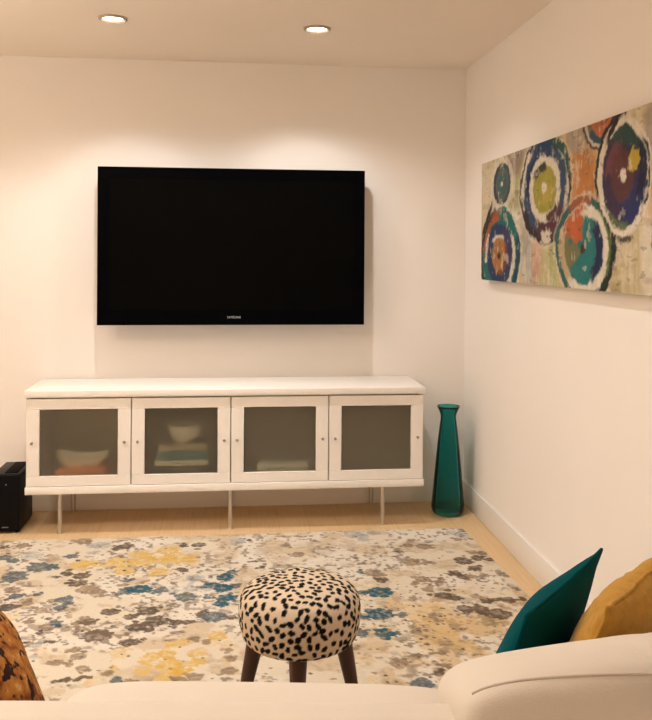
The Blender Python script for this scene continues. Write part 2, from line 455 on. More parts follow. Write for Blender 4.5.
def book(b, m, label, rz=0.0):
    cx, cy = (b[0] + b[1]) / 2, (b[2] + b[3]) / 2
    t = thing('book', label, 'book', (cx, cy, b[4]), rz, 'books stacked behind the second pane')
    w, d, h = b[1] - b[0], b[3] - b[2], b[5] - b[4]
    bm = bmesh.new(); c = 0.004
    box(bm, -w / 2, w / 2, -d / 2, d / 2, 0, c); box(bm, -w / 2, w / 2, -d / 2, d / 2, h - c, h); box(bm, -w / 2, w / 2, -d / 2, -d / 2 + c, c, h - c)
    finish('cover', bm, m, t)
    bm = bmesh.new(); box(bm, -w / 2 + .004, w / 2 - .004, -d / 2 + c, d / 2 - .004, c, h - c); finish('page_block', bm, M_page, t)
z = zi
for (x0, x1, h, m, lab, rz) in ((-1.670, -1.415, 0.082, M_book4, 'thick dark book lowest in the stack behind the second frosted pane', 0.02), (-1.680, -1.410, 0.026, M_book3, 'ivory book second from bottom of the stack behind the second pane', -0.02),
                            (-1.665, -1.415, 0.048, M_book2, 'thick teal book in the middle of the stack behind the second pane', 0.0), (-1.665, -1.420, 0.030, M_book1, 'tan book on top of the stack under the round bowl', 0.03)):
    book((x0, x1, -0.37, -0.19, z, z + h), m, lab, rz); z += h + 0.0005
bm = bmesh.new()
lathe(bm, [(0, 0), (0.048, 0), (0.054, 0.008), (0.078, 0.032), (0.087, 0.062), (0.088, 0.090), (0.084, 0.090), (0.082, 0.062), (0.072, 0.036), (0.046, 0.014), (0, 0.012)], 40)
o = finish('bowl', bm, M_cream); o.location = (-1.535, -0.28, z)
tag(o, 'round cream bowl on top of the books behind the second pane', 'bowl')
bm = bmesh.new()
bx = thing('storage_box', 'low cream lidded box behind the third frosted pane from left', 'box', (-1.035, -0.285, zi))
boxo('body', (-0.128, 0.128, -0.085, 0.085, 0, 0.058), M_book3, bx, 0.004)
boxo('lid', (-0.132, 0.132, -0.089, 0.089, 0.0585, 0.082), M_cream, bx, 0.004)

# ------------------------------------------------------------------ speaker
sp = thing('subwoofer', 'slim black speaker box on the floor at left of the sideboard', 'speaker', (-2.402, -0.24, 0))
bm = bmesh.new(); box(bm, -0.068, 0.068, -0.126, 0.136, 0.008, 0.292, bev=0.006)
finish('cabinet', bm, M_blackbox, sp)
boxo('front_panel', (-0.064, 0.064, -0.138, -0.126, 0.012, 0.286), M_blackgrill, sp, 0.004)
boxo('top_inset', (-0.012, 0.050, -0.105, 0.115, 0.2915, 0.297), M_blackgrill, sp, 0.002)
bm = bmesh.new(); lathe(bm, [(0, 0.0025), (0.003, 0.002), (0.0035, 0), (0, 0)], 14)
bmesh.ops.rotate(bm, verts=bm.verts[:], cent=(0, 0, 0), matrix=Matrix.Rotation(PI / 2, 3, 'X')); bmesh.ops.translate(bm, verts=bm.verts[:], vec=(0.002, -0.138, 0.242))
tag(finish('indicator', bm, M_dim, sp), 'tiny pale indicator dot')
boxo('badge', (-0.016, 0.014, -0.1388, -0.138, 0.030, 0.034), M_dim, sp)
for fx in (-0.05, 0.05):
    for fy in (-0.105, 0.115):
        bm = bmesh.new(); lathe(bm, [(0, 0), (0.011, 0), (0.012, 0.009), (0, 0.009)], 14, at=(fx, fy, 0)); finish('foot', bm, M_blackgrill, sp)

# ------------------------------------------------------------------ vase
bm = bmesh.new()
outer = [(0.0, 0.004), (0.055, 0.0), (0.074, 0.004), (0.084, 0.016), (0.0885, 0.034), (0.0885, 0.055), (0.085, 0.085), (0.078, 0.17), (0.068, 0.28), (0.058, 0.39), (0.048, 0.48), (0.0415, 0.525), (0.0405, 0.540), (0.0435, 0.556), (0.052, 0.578), (0.0605, 0.594), (0.0615, 0.600)]
inner = [(0.0575, 0.600), (0.050, 0.582), (0.0395, 0.556), (0.0365, 0.540), (0.0375, 0.525), (0.044, 0.48), (0.054, 0.39), (0.064, 0.28), (0.074, 0.17), (0.081, 0.085), (0.0845, 0.055), (0.083, 0.036), (0.074, 0.024), (0.04, 0.022), (0.0, 0.034)]
lathe(bm, [(r, z * 0.965) for r, z in outer + inner], 64)
vs = finish('floor_vase', bm, M_teal, angle=70); vs.location = (-0.138, -0.235, 0.0005)
tag(vs, 'tall teal green glass floor vase with flared rim in the corner', 'vase')

# ------------------------------------------------------------------ painting on the right wall
nx, ny = 580, 170
SW, SH = 2.05, 0.59
S, T = np.meshgrid(np.linspace(0, SW, nx), np.linspace(0, SH, ny))
img = np.zeros((ny, nx, 3))
n1 = fbm(S * 5, T * 5, 3, 4); n2 = fbm(S * 18, T * 6, 9, 3); n3 = fbm(S * 40, T * 40, 21, 3); n4 = fbm(S * 9, T * 22, 33, 3); n5 = fbm(S * 90, T * 90, 57, 2)
img[:] = A(218, 192, 154)
over(img, A(206, 180, 130), sm(0.45, 0.62, n1))
def patch(s, t, rs, rt, c, a=0.9, soft=0.5):
    d = np.sqrt(((S - s) / rs) ** 2 + ((T - t) / rt) ** 2) * 0.8 + (n1 - 0.5) * 0.8 + (n2 - 0.5) * 0.5
    over(img, c, a * (1 - sm(1 - soft, 1.0, d)))
patch(0.10, 0.50, 0.16, 0.12, A(214, 190, 150)); patch(0.48, 0.42, 0.16, 0.20, A(176, 164, 104)); patch(0.52, 0.56, 0.12, 0.08, A(150, 120, 100))
patch(0.78, 0.06, 0.22, 0.10, A(196, 180, 120)); patch(0.68, 0.10, 0.10, 0.14, A(190, 178, 160)); patch(0.80, 0.10, 0.05, 0.10, A(214, 160, 130))
patch(1.24, 0.42, 0.17, 0.22, A(204, 140, 78)); patch(1.30, 0.36, 0.09, 0.16, A(196, 122, 58)); patch(1.24, 0.56, 0.10, 0.05, A(178, 158, 132))
patch(1.62, 0.10, 0.16, 0.16, A(200, 174, 124)); patch(1.84, 0.34, 0.10, 0.14, A(206, 146, 84)); patch(1.88, 0.52, 0.14, 0.10, A(176, 150, 130))
patch(1.78, 0.10, 0.05, 0.16, A(230, 208, 176)); patch(1.95, 0.1, 0.1, 0.2, A(198, 160, 108)); patch(1.0, 0.12, 0.05, 0.2, A(178, 172, 110)); patch(0.45, 0.28, 0.2, 0.05, A(232, 214, 186))
over(img, A(232, 212, 182), 0.35 * sm(0.56, 0.70, n2)); over(img, A(150, 120, 80), 0.35 * sm(0.60, 0.75, n4))
def polar(s, t, rs, rt, warp=0.10):
    d = np.sqrt(((S - s) / rs) ** 2 + ((T - t) / rt) ** 2) + (n3 - 0.5) * warp * 1.0 + (n1 - 0.5) * warp * 2.2 + (n5 - 0.5) * warp * 0.4
    return d, np.arctan2(T - t, S - s)
def ring(d, a, b, c, m=1.0, e=0.03):
    over(img, c, m * sm(a - e, a + e, d) * (1 - sm(b - e, b + e, d)))
def side(th, c, w):              # 1 near the angle c, fading within w radians
    q = np.abs((th - c + PI) % (2 * PI) - PI); return 1 - sm(w * 0.6, w, q + (n3 - 0.5) * 0.5)
W_, K_ = A(226, 206, 176), A(26, 22, 22)
# small dark oval, upper left
d, th = polar(0.33, 0.463, 0.13, 0.10)
ring(d, -1, 1.3, W_, 0.6); ring(d, -1, 0.98, A(62, 72, 78)); ring(d, -1, 0.75, A(92, 100, 70), 0.8); ring(d, -1, 0.55, A(66, 92, 88)); ring(d, 0.7, 1.0, A(46, 48, 66), side(th, PI, 1.2)); ring(d, -1, 0.10, W_)
# arc, lower left
d, th = polar(0.295, 0.115, 0.300, 0.232)
ring(d, 0.98, 1.06, W_, 0.6); ring(d, -1, 1.0, A(12, 104, 94)); ring(d, 0.72, 0.98, A(178, 84, 40), side(th, 2.3, 0.9)); ring(d, 0.90, 1.02, A(40, 44, 40), side(th, 2.9, 1.2)); ring(d, 0.62, 0.78, W_, side(th, -0.2, 0.9) + side(th, 2.9, 0.4)); ring(d, 0.84, 0.97, A(28, 60, 74), side(th, -0.2, 0.7))
ring(d, -1, 0.66, A(36, 54, 88)); ring(d, 0.52, 0.64, A(72, 44, 84), 0.7 * side(th, 0.5, 0.9)); ring(d, -1, 0.44, W_, side(th, 1.7, 1.0)); ring(d, -1, 0.37, A(172, 112, 60)); ring(d, 0.3, 0.42, A(120, 66, 34), side(th, -0.6, 1.4)); ring(d, -1, 0.06, K_)
d2 = np.abs((S - 0.10) * 0.9 - (T - 0.30)) + (n3 - .5) * 0.03
over(img, A(34, 34, 26), (1 - sm(0.012, 0.03, d2)) * sm(0.0, 0.03, S) * (1 - sm(0.16, 0.2, S)))
# large double ring
d, th = polar(0.89, 0.396, 0.288, 0.220)
ring(d, 0.98, 1.06, W_, 0.5); ring(d, -1, 1.0, A(48, 34, 36)); ring(d, 0.80, 0.93, W_, side(th, 0.0, 0.9) * 0.9 + side(th, 2.8, 0.7)); ring(d, 0.84, 0.99, A(40, 84, 70), side(th, 0.6, 0.6)); ring(d, -1, 0.82, A(54, 74, 96)); ring(d, 0.5, 0.9, A(84, 40, 52), side(th, -1.2, 1.0)); ring(d, 0.62, 0.72, A(26, 34, 66), side(th, 2.2, 1.4)); ring(d, 0.68, 1.0, A(30, 62, 92), side(th, 1.7, 0.7))
ring(d, 0.74, 0.98, W_, side(th, -1.5, 0.32)); ring(d, -1, 0.60, W_); ring(d, 0.46, 0.60, A(84, 44, 48), side(th, -0.9, 0.5)); ring(d, -1, 0.44, A(168, 150, 56)); ring(d, 0.30, 0.48, A(52, 54, 40), side(th, 2.0, 0.8)); ring(d, -1, 0.30, A(196, 160, 70), 0.6 * side(th, -1.0, 1.6)); ring(d, -1, 0.08, W_)
# teal oval, bottom middle
d, th = polar(1.285, 0.145, 0.262, 0.196)
ring(d, 0.99, 1.05, W_, 0.5); ring(d, -1, 1.0, A(44, 96, 84)); ring(d, 0.86, 1.03, A(34, 36, 26), side(th, -0.1, 1.0)); ring(d, 0.80, 1.0, A(168, 92, 54), side(th, 1.7, 0.6)); ring(d, 0.78, 0.92, A(92, 110, 54), side(th, 0.2, 0.8)); ring(d, -1, 0.84, W_); ring(d, 0.64, 0.85, A(186, 150, 96), 0.8 * side(th, 3.3, 0.7)); ring(d, -1, 0.64, A(34, 114, 104)); ring(d, 0.22, 0.82, A(196, 98, 48), side(th, 2.2, 0.75)); ring(d, 0.12, 0.64, A(136, 116, 62), 0.8 * side(th, 3.3, 0.55)); ring(d, 0.46, 0.68, A(24, 34, 66), side(th, -0.1, 1.0)); ring(d, -1, 0.13, A(66, 44, 34))
# half oval, top edge
d, th = polar(1.455, 0.605, 0.175, 0.120)
ring(d, -1, 1.0, A(74, 64, 48)); ring(d, 0.8, 0.92, W_, 0.8); ring(d, -1, 0.78, A(120, 100, 60)); ring(d, -1, 0.62, A(196, 110, 66)); ring(d, 0.6, 0.8, A(46, 80, 92), side(th, -2.2, 0.7)); ring(d, -1, 0.3, A(160, 84, 52))
# dark violet disc, right
d, th = polar(1.605, 0.385, 0.196, 0.196)
ring(d, 0.96, 1.10, K_, side(th, 2.7, 1.0) + 0.9 * side(th, -1.7, 0.5)); ring(d, -1, 0.99, W_); ring(d, 0.86, 0.93, K_, side(th, 0.0, 0.9)); ring(d, -1, 0.80, A(62, 42, 64)); ring(d, 0.5, 0.84, A(40, 66, 60), side(th, 1.2, 1.2)); ring(d, 0.30, 0.84, A(38, 44, 84), side(th, -1.0, 1.0)); ring(d, 0.55, 0.82, A(24, 28, 52), side(th, 0.0, 0.7)); ring(d, 0.74, 0.88, A(96, 104, 62), side(th, -1.9, 0.6)); ring(d, 0.1, 0.66, A(126, 66, 66), 0.75 * side(th, 2.4, 0.8)); ring(d, -1, 0.42, A(96, 52, 44), 0.8)
dd = np.hypot((S - 1.68) / 0.045, (T - 0.425) / 0.045) + (n3 - .5) * 1.2
over(img, A(186, 150, 48), 1 - sm(0.6, 0.9, dd)); ring(d, -1, 0.09, W_)
d, th = polar(1.90, 0.17, 0.10, 0.09, 0.3)
ring(d, -1, 1.0, A(132, 134, 76), 0.85); ring(d, -1, 0.4, A(96, 104, 60), 0.7)
d2 = np.abs((S - 1.545) * 0.75 - (T - 0.56)) + (n3 - .5) * 0.02
over(img, K_, (1 - sm(0.012, 0.022, d2)) * sm(1.46, 1.5, S) * (1 - sm(1.60, 1.64, S)))
# dry brush: streaks in the paint and ground showing through
n6 = fbm(S * 60, T * 14, 81, 3); n7 = fbm(S * 16, T * 55, 93, 3); n8 = fbm(S * 26, T * 26, 101, 4)
over(img, A(222, 198, 162), 0.55 * sm(0.60, 0.70, n8) * sm(0.40, 0.60, n6))
over(img, A(60, 46, 40), 0.45 * sm(0.62, 0.72, n7) * sm(0.45, 0.62, n8))
img *= np.array((1.0, 0.955, 0.89)) * (0.70 + 0.46 * (0.5 * n6 + 0.5 * n7))[..., None]
img = np.clip(img, 0, 0.9)
P = np.stack([np.full_like(S, -0.030), -0.464 - S, 1.2655 + T + 0 * S], -1)
pt = grid_slab('canvas_picture', P, (0.0415, 0, 0), img, M_paint)
tag(pt, 'wide abstract canvas painting of coloured circles hung on the right wall', 'painting')

# ------------------------------------------------------------------ rug
RUG = """-2.31,-0.75,0.032,B;-2.26,-0.80,0.027,B;-2.20,-0.74,0.045,S;-2.13,-0.89,0.048,B;-2.08,-0.88,0.026,B;-2.21,-0.99,0.051,B;-1.92,-0.63,0.052,S;-1.92,-0.72,0.028,S;-2.01,-0.76,0.027,B;-1.81,-0.66,0.028,D;-1.96,-0.87,0.035,Y;-1.91,-0.86,0.035,Y;-1.81,-0.86,0.045,Y;-1.75,-0.95,0.039,Y;-2.00,-0.97,0.021,D;-1.93,-1.01,0.034,D;-1.93,-1.09,0.037,D;-1.87,-1.17,0.045,G;-1.82,-1.20,0.024,G;-1.72,-1.19,0.029,B;-1.95,-1.26,0.032,B;-1.95,-1.34,0.027,B;-2.00,-1.27,0.016,G;-2.15,-1.21,0.024,B;-2.07,-1.20,0.016,B;-2.17,-1.15,0.024,G;-2.16,-1.32,0.031,D;-2.09,-1.28,0.024,G;-2.02,-1.36,0.023,G;-1.75,-1.40,0.034,D;-1.84,-1.45,0.023,G;-2.12,-1.41,0.026,W;-2.27,-0.59,0.028,G;-2.35,-0.61,0.019,D;-2.09,-0.62,0.023,P;-1.99,-0.56,0.038,G;-2.04,-1.01,0.013,D;-1.79,-0.65,0.033,D;-1.45,-0.66,0.033,D;-1.52,-0.66,0.019,D;-1.71,-0.76,0.041,Y;-1.59,-0.72,0.037,Y;-1.70,-0.87,0.053,Y;-1.59,-0.86,0.040,Y;-1.52,-0.83,0.054,Y;-1.61,-1.00,0.039,Y;-1.75,-0.98,0.026,Y;-1.50,-0.98,0.022,D;-1.45,-1.08,0.038,S;-1.73,-1.08,0.017,B;-1.66,-1.18,0.045,T;-1.70,-1.19,0.020,T;-1.58,-1.20,0.025,B;-1.53,-1.21,0.020,S;-1.45,-1.19,0.033,S;-1.47,-1.28,0.044,B;-1.39,-1.20,0.021,S;-1.38,-1.16,0.029,T;-1.32,-1.08,0.038,T;-1.29,-1.02,0.022,T;-1.33,-1.20,0.037,T;-1.28,-1.18,0.025,B;-1.31,-1.30,0.036,T;-1.33,-1.36,0.031,T;-1.39,-1.29,0.016,T;-1.61,-1.40,0.038,D;-1.67,-1.45,0.026,D;-1.53,-1.36,0.019,G;-1.35,-0.81,0.023,P;-1.30,-0.66,0.038,P;-1.26,-0.62,0.029,S;-1.14,-0.77,0.037,P;-1.04,-0.70,0.024,G;-0.96,-0.71,0.028,P;-0.99,-0.83,0.028,G;-1.07,-0.87,0.036,P;-0.86,-0.80,0.037,P;-0.74,-0.73,0.047,P;-1.16,-0.98,0.013,D;-1.20,-0.90,0.009,D;-0.69,-0.57,0.049,S;-0.66,-0.65,0.029,S;-0.78,-0.99,0.027,P;-1.77,-1.60,0.050,D;-1.82,-1.48,0.026,D;-1.94,-1.48,0.022,B;-1.97,-1.51,0.026,G;-1.98,-1.56,0.014,D;-1.95,-1.63,0.018,S;-1.97,-1.66,0.018,S;-1.92,-1.64,0.014,D;-2.04,-1.46,0.019,G;-1.87,-1.49,0.015,G;-1.84,-1.54,0.022,G;-2.01,-1.64,0.007,D;-1.96,-1.75,0.014,S;-1.83,-1.71,0.021,G;-1.81,-1.76,0.024,G;-1.87,-1.80,0.020,G;-1.78,-1.85,0.020,G;-1.83,-1.82,0.013,G;-1.77,-1.91,0.013,D;-1.84,-1.93,0.010,D;-1.81,-1.92,0.010,D;-1.66,-1.94,0.019,B;-1.69,-1.88,0.016,G;-1.75,-1.95,0.022,W;-1.68,-1.86,0.017,Y;-1.68,-1.76,0.027,W;-1.95,-1.70,0.017,W;-1.57,-1.50,0.045,D;-1.64,-1.55,0.033,D;-1.65,-1.67,0.032,D;-1.59,-1.57,0.018,D;-1.36,-1.48,0.049,B;-1.41,-1.45,0.019,D;-1.29,-1.49,0.019,D;-1.50,-1.52,0.022,D;-1.46,-1.52,0.015,D;-1.49,-1.70,0.028,Y;-1.45,-1.69,0.021,Y;-1.40,-1.78,0.027,Y;-1.51,-1.76,0.024,Y;-1.57,-1.80,0.030,Y;-1.51,-1.84,0.034,Y;-1.58,-1.89,0.026,Y;-1.50,-1.93,0.036,Y;-1.46,-1.90,0.023,Y;-1.43,-1.85,0.023,Y;-1.40,-1.83,0.020,Y;-1.35,-1.70,0.018,W;-1.34,-1.64,0.025,Y;-1.31,-1.72,0.021,W;-1.30,-1.82,0.020,W;-1.42,-1.66,0.018,G;-1.38,-1.68,0.014,G;-1.30,-1.76,0.014,G;-1.29,-1.83,0.017,G;-1.36,-1.83,0.024,P;-1.41,-1.94,0.026,G;-1.46,-1.96,0.026,G;-1.30,-1.91,0.023,G;-1.67,-1.73,0.021,W;-1.62,-1.95,0.016,G;-0.66,-0.60,0.039,S;-0.60,-0.56,0.030,S;-0.46,-0.75,0.024,G;-0.39,-0.77,0.038,G;-0.49,-0.97,0.045,G;-0.42,-0.98,0.022,G;-0.68,-1.09,0.039,G;-0.74,-1.07,0.017,B;-0.66,-1.17,0.025,D;-0.69,-1.30,0.049,T;-0.76,-1.30,0.024,T;-0.48,-1.18,0.030,G;-0.42,-1.21,0.021,G;-0.49,-1.29,0.025,G;-0.52,-1.22,0.013,G;-0.57,-1.38,0.020,G;-0.21,-0.59,0.030,S;-0.13,-0.55,0.015,G;-0.16,-0.63,0.030,S;-0.20,-0.69,0.019,G;-0.12,-0.69,0.015,D;-0.29,-0.86,0.019,S;-0.18,-0.87,0.023,G;-0.14,-0.89,0.023,G;-0.25,-0.98,0.040,D;-0.18,-0.95,0.027,D;-0.13,-0.98,0.018,D;-0.23,-1.07,0.031,D;-0.33,-1.12,0.026,D;-0.31,-1.17,0.021,D;-0.28,-1.17,0.021,G;-0.21,-1.16,0.022,G;-0.13,-1.15,0.022,G;-0.44,-1.36,0.040,D;-0.40,-1.39,0.028,D;-0.31,-1.38,0.020,G;-0.28,-1.43,0.028,D;-0.19,-1.43,0.028,D;-0.13,-1.43,0.012,D;-0.22,-1.42,0.012,D;-0.58,-1.50,0.046,W;-0.50,-1.48,0.047,W;-0.57,-1.58,0.045,W;-0.47,-1.59,0.038,W;-0.52,-1.69,0.033,W;-0.39,-1.49,0.027,D;-0.33,-1.50,0.035,D;-0.28,-1.55,0.050,D;-0.13,-1.31,0.012,G;-0.73,-1.51,0.050,T;-0.79,-1.53,0.023,T;-0.64,-1.52,0.019,B;-0.74,-1.68,0.036,T;-0.82,-1.67,0.025,B;-0.86,-1.79,0.014,G;-0.62,-1.68,0.022,G;-0.59,-1.75,0.029,W;-0.45,-1.84,0.031,W;-0.49,-1.80,0.028,W;-0.73,-1.91,0.030,G;-0.84,-1.88,0.024,W;-0.84,-2.01,0.016,W;-0.58,-1.94,0.017,G;-0.61,-1.99,0.016,D;-0.67,-1.86,0.014,G"""
rw, rd = 2.95, 2.16
nx, ny = 590, 432
U, V = np.meshgrid(np.linspace(0, 1, nx), np.linspace(0, 1, ny))
RX = -0.136 - rw + U * (rw + 0.050 * V * 2.0)
RY = -0.517 - rd * V
img = np.zeros((ny, nx, 3))
GROUND = A(234, 206, 168, 0.76)
img[:] = GROUND
a1 = fbm(RX * 9, RY * 9, 5, 4); a2 = fbm(RX * 30, RY * 30, 11, 3); a3 = fbm(RX * 75, RY * 75, 19, 2); a4 = fbm(RX * 5, RY * 5, 41, 3); a5 = fbm(RX * 48, RY * 48, 77, 2)
over(img, A(222, 186, 142, 0.72), 0.8 * sm(0.48, 0.60, a1)); over(img, A(236, 212, 180, 0.8), 0.7 * sm(0.55, 0.66, a4))
over(img, A(196, 160, 122, 0.70), 0.45 * sm(0.57, 0.64, a2) * sm(0.46, 0.58, a1)); over(img, A(150, 122, 96, 0.70), 0.6 * sm(0.65, 0.69, a2) * sm(0.45, 0.57, a4))
right = sm(-1.0, -0.5, RX) * (sm(1.2, 1.5, -RY))
over(img, A(224, 176, 112, 0.74), 0.65 * right * sm(0.45, 0.6, a1)); over(img, A(120, 96, 74, 0.7), 0.7 * sm(0.66, 0.70, a5) * sm(0.45, 0.6, a4)); over(img, A(168, 136, 100, 0.7), 0.55 * right * sm(0.55, 0.62, a2))
PAL = dict(B=(A(96, 101, 95, .72), A(68, 84, 88, .72)), T=(A(38, 86, 92, .72), A(52, 98, 104, .72)), S=(A(172, 162, 146, .72), A(142, 138, 130, .72)), D=(A(124, 98, 74, .72), A(100, 82, 64, .72)), G=(A(168, 134, 98, .72), A(142, 113, 84, .72)),
           Y=(A(226, 170, 72, .74), A(232, 184, 100, .74)), W=(A(232, 188, 124, .76), A(224, 176, 110, .76)), P=(A(204, 168, 134, .72), A(214, 184, 154, .72)))
def blossom(x, y, r, kind, rnd):
    c1, c2 = PAL[kind]
    i = (np.abs(RX - x) < r * 2.2) & (np.abs(RY - y) < r * 2.2)
    if not i.any(): return
    X = RX[i] - x; Y = RY[i] - y
    st = rnd.uniform(0.85, 1.15)
    th = np.arctan2(Y, X); rr = np.hypot(X, Y * st)
    kp = rnd.choice((5, 6, 7, 8)); ph = rnd.uniform(0, 6.3)
    edge = r * (0.92 + 0.14 * np.abs(np.cos(kp * (th + ph) / 2)) ** 0.7 * 1.4 - 0.10)
    loose = kind in 'YWPS'
    amp = 0.8 if loose else 0.40
    dd = rr / edge + (a2[i] - 0.5) * amp * 1.6 + (a5[i] - 0.5) * amp
    m = 1 - sm(0.97, 1.03, dd)
    if loose: m = m * (0.5 + 0.5 * sm(0.36, 0.50, a5[i] * 0.5 + a3[i] * 0.5)) * (0.85 if kind == 'Y' else 0.62)
    else: m = m * (0.72 + 0.28 * sm(0.34, 0.42, a3[i])) * (0.97 if kind in 'TD' else 0.88)
    mixv = sm(0.42, 0.58, a1[i] * 0.4 + a2[i] * 0.6)[:, None]
    c = np.array(c1) * (1 - mixv) + np.array(c2) * mixv
    img[i] = img[i] * (1 - m[:, None]) + c * m[:, None]
    if kind in 'TBD' and r > 0.035 and rnd.random() < 0.6:     # pale heart of the flower
        q = (1 - sm(0.16, 0.24, rr / r + (a5[i] - .5) * 0.3)) * 0.8
        img[i] = img[i] * (1 - q[:, None]) + np.array(A(170, 140, 108, .7)) * q[:, None]
rnd = random.Random(3)
pts = []
for s in RUG.split(';'):
    x, y, r, kk = s.split(','); pts.append((float(x), float(y), float(r), kk))
for x, y, r, kk in sorted(pts, key=lambda p: 'WPYSGDBT'.index(p[3])):
    blossom(x, y, r * (1.4 if kk in 'YW' else 1.12), kk, rnd)
    if kk in 'GDBT':
        for q in range(2):
            an = rnd.uniform(0, 6.28); rr = r * rnd.uniform(1.1, 1.7)
            blossom(x + rr * math.cos(an), y + rr * math.sin(an), rnd.uniform(0.007, 0.016), kk if kk != 'T' else 'B', rnd)
for q in range(140):              # small scattered florets
    blossom(rnd.uniform(-3.0, -0.1), rnd.uniform(-2.6, -0.53), rnd.uniform(0.005, 0.015), rnd.choice('GGGDDPWW'), rnd)
for q in range(700):              # fine dark flecks, thickest on the golden side
    x_ = rnd.uniform(-3.0, -0.1) if q < 260 else rnd.gauss(-0.65, 0.28)
    blossom(x_, rnd.uniform(-2.3, -0.53) if q < 260 else rnd.gauss(-1.6, 0.26), rnd.uniform(0.0035, 0.008), rnd.choice('DDGDB' if q < 260 else 'DGDGY'), rnd)
for q in range(60):
    blossom(rnd.uniform(-3.0, -0.1), rnd.uniform(-2.65, -2.0), rnd.uniform(0.02, 0.05), rnd.choice('GDYWB'), rnd)
P = np.stack([RX, RY, 0.010 + 0.0022 * a3], -1)
rug = grid_slab('area_rug', P, (0, 0, -0.009), img, M_rug)
tag(rug, 'large cream floral area rug with mustard, teal and taupe blossoms', 'rug')

# ------------------------------------------------------------------ stool
Zs = 2.485
def cam2w(X, Z, z): # metres right / ahead of the standpoint, measured along the floor
    c, s = math.cos(YAW), math.sin(YAW)
    return (CX + c * X - s * Z, CY + s * X + c * Z, z)
sl = cam2w((301.8 - 326) / 861 * Zs, Zs, 0)
st = thing('stool', 'round padded stool in black spotted cream fabric on the rug', 'stool', (sl[0], sl[1], 0.0115))
bm = bmesh.new()
pr = []
Rr = 0.177
zb, zt = 0.262, 0.432
pr = [(0, zb), (0.120, zb), (0.150, zb + 0.004), (0.164, zb + 0.016), (0.172, zb + 0.040), (0.1765, zb + 0.075), (0.1765, zb + 0.100), (0.172, zb + 0.125), (0.160, zb + 0.145), (0.138, zb + 0.158), (0.10, zb + 0.166), (0.05, zb + 0.170), (0, zb + 0.171)]
# profile resampled finely, then spots scattered over the surface
pa = np.array(pr); sg = np.r_[0, np.cumsum(np.hypot(*np.diff(pa, axis=0).T))]
ss = np.linspace(0, sg[-1], 130); rr_ = np.interp(ss, sg, pa[:, 0]); zz_ = np.interp(ss, sg, pa[:, 1])
for q in range(3):
    rr_[1:-1] = (rr_[:-2] + 2 * rr_[1:-1] + rr_[2:]) / 4; zz_[1:-1] = (zz_[:-2] + 2 * zz_[1:-1] + zz_[2:]) / 4
lathe(bm, list(zip(rr_, zz_)), 320)
seat = finish('seat', bm, M_spots, st, angle=60)
co_ = np.empty(len(seat.data.vertices) * 3); seat.data.vertices.foreach_get('co', co_); co_ = co_.reshape(-1, 3)
prob = rr_ / rr_.sum(); rg = np.random.default_rng(12); cen = []
for q in range(14000):
    i_ = rg.choice(len(rr_), p=prob); a_ = rg.uniform(0, 2 * PI)
    if ss[i_] < 0.12: continue
    p_ = np.array([rr_[i_] * math.cos(a_), rr_[i_] * math.sin(a_), zz_[i_]])
    if all(((p_ - c) ** 2).sum() > 0.0188 ** 2 for c, *_ in cen):
        j0, j1 = max(0, i_ - 1), min(len(rr_) - 1, i_ + 1)
        t1 = np.array([(rr_[j1] - rr_[j0]) * math.cos(a_), (rr_[j1] - rr_[j0]) * math.sin(a_), zz_[j1] - zz_[j0]]); t1 /= np.linalg.norm(t1) + 1e-9
        t2 = np.array([-math.sin(a_), math.cos(a_), 0]); f_ = rg.uniform(0, PI)
        e1 = t1 * math.cos(f_) + t2 * math.sin(f_); e2 = -t1 * math.sin(f_) + t2 * math.cos(f_)
        cen.append((p_, e1, e2, rg.uniform(0.0085, 0.0132), rg.uniform(0.0064, 0.0084)))
wob = fbm(co_[:, 0] * 90 + 7 * co_[:, 2], co_[:, 1] * 90 + 60 * co_[:, 2], 5, 2) - 0.5
best = np.full(len(co_), 9.0)
for p_, e1, e2, la, lb in cen:
    d_ = co_ - p_; best = np.minimum(best, np.sqrt((d_ @ e1 / la) ** 2 + (d_ @ e2 / lb) ** 2 + ((d_ ** 2).sum(1) / 0.02 ** 2) * 0.2))
mk = (1 - sm(0.92, 1.08, best + wob * 0.7))[:, None]
cs = np.array((0.60, 0.49, 0.365)) * (1 - mk) + np.array((0.006, 0.005, 0.006)) * mk
at = seat.data.color_attributes.new('dye', 'FLOAT_COLOR', 'POINT')
at.data.foreach_set('color', np.concatenate([cs, np.ones((len(cs), 1))], 1).astype(np.float32).ravel())
for a in (-90, 0, 90, 180):
    r = math.radians(a) + YAW
    bm = bmesh.new()
    top_ = Vector((0.125 * math.cos(r), 0.125 * math.sin(r), zb + 0.004)); bot_ = Vector((0.178 * math.cos(r), 0.178 * math.sin(r), 0.004))
    pts_ = [bot_.lerp(top_, f) for f in (0, 0.02, 0.5, 1)]
    tube(bm, pts_, [0.013, 0.014, 0.019, 0.026], 16)
    finish('leg', bm, M_wood, st, angle=60)

# ------------------------------------------------------------------ sofa, seen from behind
SR = YAW
so = thing('sofa', 'cream upholstered sofa seen from behind, facing the television', 'sofa', (*cam2w(0, 1.07, 0)[:2], 0), SR)
def L(X, Z, z): return (X, Z - 1.07, z)
def sofabox(name, x0, x1, Z0, Z1, z0, z1, bev, m=M_sofa, seg=4):
    return boxo(name, (x0, x1, Z0 - 1.07, Z1 - 1.07, z0, z1), m, so, bev, seg)
SXL, SXR = -1.30, 0.985
sofabox('back_frame', SXL, SXR, 1.055, 1.252, 0.10, 0.742, 0.028)
sofabox('base', SXL + 0.01, SXR - 0.01, 1.24, 1.83, 0.12, 0.30, 0.02)
for x0, x1 in ((SXL, SXL + 0.2), (SXR - 0.2, SXR)):
    sofabox('armrest', x0, x1, 1.23, 1.86, 0.11, 0.60, 0.05)

